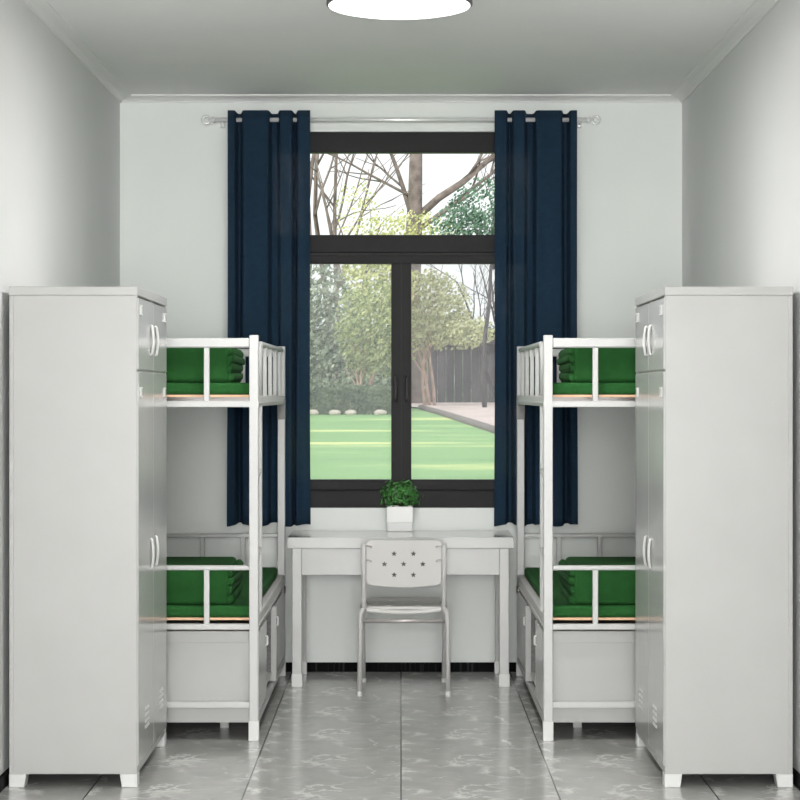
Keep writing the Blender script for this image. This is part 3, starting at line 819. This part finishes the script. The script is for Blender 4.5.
# big pale trunk in the middle of the top light
b = G(.23, 43.1)
tree('tall bare tree with the thickest trunk, centred in the top window pane', b, [((.30, 43.1, 5.0), (-.5, 0, 1), 2.6, .06, 2), ((.36, 43.1, 5.2), (.75, 0, 1), 3.6, .09, 2), ((.34, 43.1, 4.9), (.9, 0, .8), 3.0, .06, 2), ((.3, 43.1, 5.6), (-.9, 0, .5), 2.2, .035, 1)], [], m_lyel, m_bark,
     stem=[(.20, 43.1, gz(43)), (.18, 43.1, 3.0), (.26, 43.1, 4.6), (.30, 43.1, 5.6), (.34, 43.1, 7.6)], sr=[.26, .21, .19, .155, .12])
b = G(-1.6, 41.9)
tree('slender bare tree with several leaning stems at the left of the top pane', b, [((-1.25, 41.9, gz(42)), (-.10, 0, 1), 6.0, .075, 2), ((-1.5, 41.9, gz(42)), (-.16, 0, 1), 6.0, .08, 2), ((-1.05, 41.9, gz(42)), (.0, 0, 1), 6.2, .06, 2), ((-1.9, 41.9, gz(42)), (.05, 0, 1), 6.2, .07, 2)], [], m_lyel, m_bark)
b = G(-.55, 39.8)
tree('yellow green tree just left of the thickest trunk', b, [(b, (0, 0, 1), 5.0, .05, 2)], [((-.85, 39.8, 4.9), (.45, .4, .8), 500, .035), ((.2, 39.8, 4.65), (1.0, .4, .40), 1300, .035), ((-.45, 39.8, 3.6), (.75, .45, .9), 3400, .045)], m_lyel, m_bark)
b = G(1.6, 38.8)
tree('dark evergreen tree at the right edge of the top pane', b, [(b, (0, 0, 1), 4.2, .05, 0)], [((1.75, 38.8, 4.85), (.95, .45, .75), 3600, .035), ((1.15, 38.8, 4.65), (.6, .4, .40), 1000, .035)], m_lever, m_barkd)
b = G(2.1, 41.9)
tree('bare purplish tree leaning over the fence on the right', b, [(b, (-.1, 0, 1), 3.2, .06, 3), ((2.0, 41.9, 1.3), (-.30, 0, 1), 2.6, .04, 3), ((1.9, 41.9, 4), (.1, 0, 1), 2.6, .05, 2)], [], m_lyel, m_barkd)
b = G(.55, 40.8)
tree('multi stemmed tree with pale pinkish trunks and yellow green leaves', b, [((.50, 40.8, gz(41)-.05), (-.04, 0, 1), 2.2, .035, 1), ((.58, 40.8, gz(41)-.05), (.02, 0, 1), 2.4, .04, 1), ((.68, 40.8, gz(41)-.05), (.08, 0, 1), 2.3, .035, 1), ((.44, 40.8, gz(41)-.05), (.10, 0, 1), 1.8, .025, 0)],
     [((.6, 40.8, 3.1), (.85, .45, .85), 5200, .040), ((1.15, 40.8, 2.68), (.8, .45, .36), 1500, .040)], m_lyel2, m_barkp)
b = G(-1.7, 37.6)
tree('dense grey green tree filling the left casement', b, [(b, (0, 0, 1), 2.6, .06, 0)], [((-1.75, 37.6, 2.9), (.95, .5, 1.05), 5200, .045), ((-1.6, 37.6, 1.95), (1.2, .5, .7), 5200, .045)], m_lteal, m_bark)
b = G(-.6, 36.4)
tree('mid green tree with pinkish stems behind the hedge', b, [((-.75, 36.4, gz(37)), (-.15, 0, 1), 1.1, .03, 1), ((-.68, 36.4, gz(37)), (.2, 0, 1), 1.1, .03, 1), ((-.8, 36.4, gz(37)), (.02, 0, 1), 1.2, .03, 1)], [((-.5, 36.4, 2.65), (.72, .5, .85), 3400, .040), ((-.4, 36.4, 2.1), (.65, .4, .40), 1000, .040)], m_lmid, m_barkp)
b = G(-3.2, 39)
tree('grey green tree hidden mostly behind the left curtain', b, [(b, (0, 0, 1), 2.6, .08, 1)], [((-3.2, 39, 2.8), (.85, .5, 1.4), 3500, .06)], m_lteal, m_bark)
b = G(3.4, 43.1)
tree('dark evergreen mostly behind the right curtain', b, [(b, (0, 0, 1), 3.0, .08, 0)], [((3.3, 43.1, 2.9), (1.1, .5, 1.5), 3500, .06)], m_lever, m_barkd)
# row of shrubs deeper in the garden
for k, (x, lab, mm) in enumerate(((-3.0, 'farthest grey green shrub at the left', m_lteal), (-1.2, 'far shrub behind the grey green tree', m_hedge), (.5, 'far shrub behind the pinkish trunks', m_lteal), (2.3, 'far dark shrub behind the fence', m_hedge), (4.2, 'farthest dark shrub at the right', m_lever))):
    tree(lab, G(x, 47+2.2*(k % 2)), [], [((x, 47+2.2*(k % 2), 2.1), (1.35, .8, 1.15), 4200, .08)], mm, m_bark, 'far shrubs', 'shrub', 'shrub')
# hedge
bm = NB(); box(bm, -4.6, -.15, 34.3, 35.2, gz(34)-.05, 1.50, bev=.06)
hd = thing('clipped_hedge', 'low clipped hedge along the back of the lawn', 'hedge', (-2.4, 34.7, gz(34.7)))
obj('hedge_core', bm, m_hedge, hd)
bm = NB()
for k in range(7000):
    f = rnd.random()
    if f < .7: p = Vector((rnd.uniform(-4.6, -.12), 34.28+rnd.uniform(-.05, .04), rnd.uniform(1.09, 1.54)))
    else: p = Vector((rnd.uniform(-4.6, -.12), rnd.uniform(34.25, 35.25), 1.52+rnd.uniform(-.03, .06)))
    leaf(bm, p, Vector((rnd.uniform(-.6, .6), -1 if f < .7 else -.3, rnd.uniform(-.2, 1))), .035)
obj('hedge_foliage', bm, m_hedge, hd)
for k in range(11):
    x = -4.2+k*.38+rnd.uniform(-.08, .08)
    bm = NB(); bmesh.ops.create_icosphere(bm, subdivisions=2, radius=1)
    for v in bm.verts:
        v.co *= 1+.18*noise.noise(v.co*1.7+Vector((k*3, 0, 0)))
        v.co = Vector((x+v.co.x*rnd.uniform(.10, .115), 34.05+v.co.y*.09, gz(34.05)+.03+v.co.z*.06))
    o = obj('edging_stone', bm, m_stone, loc=(x, 34.05, gz(34.05)), smooth=True)
    tag(o, 'pale rounded stone lying along the foot of the clipped hedge', 'stone', 'stones along the hedge')
# fence
fn = thing('garden_fence', 'dark board fence with a roofed top rail behind the terrace', 'fence', (2.6, 44.5, gz(44.5)))
bm = NB()
x = .62
while x < 5.4:
    box(bm, x, x+.17, 44.45, 44.48, gz(44.5)-.05, 2.52); x += .185
obj('board_panel', bm, m_fence, fn)
obj('top_rail', B(.5, 5.5, 44.3, 44.6, 2.52, 2.64, bev=.01), m_fence, fn)
for xx in (.6, 2.2, 3.8, 5.35):
    obj('post', B(xx, xx+.12, 44.38, 44.5, gz(44.5)-.05, 2.54), m_fence, fn)
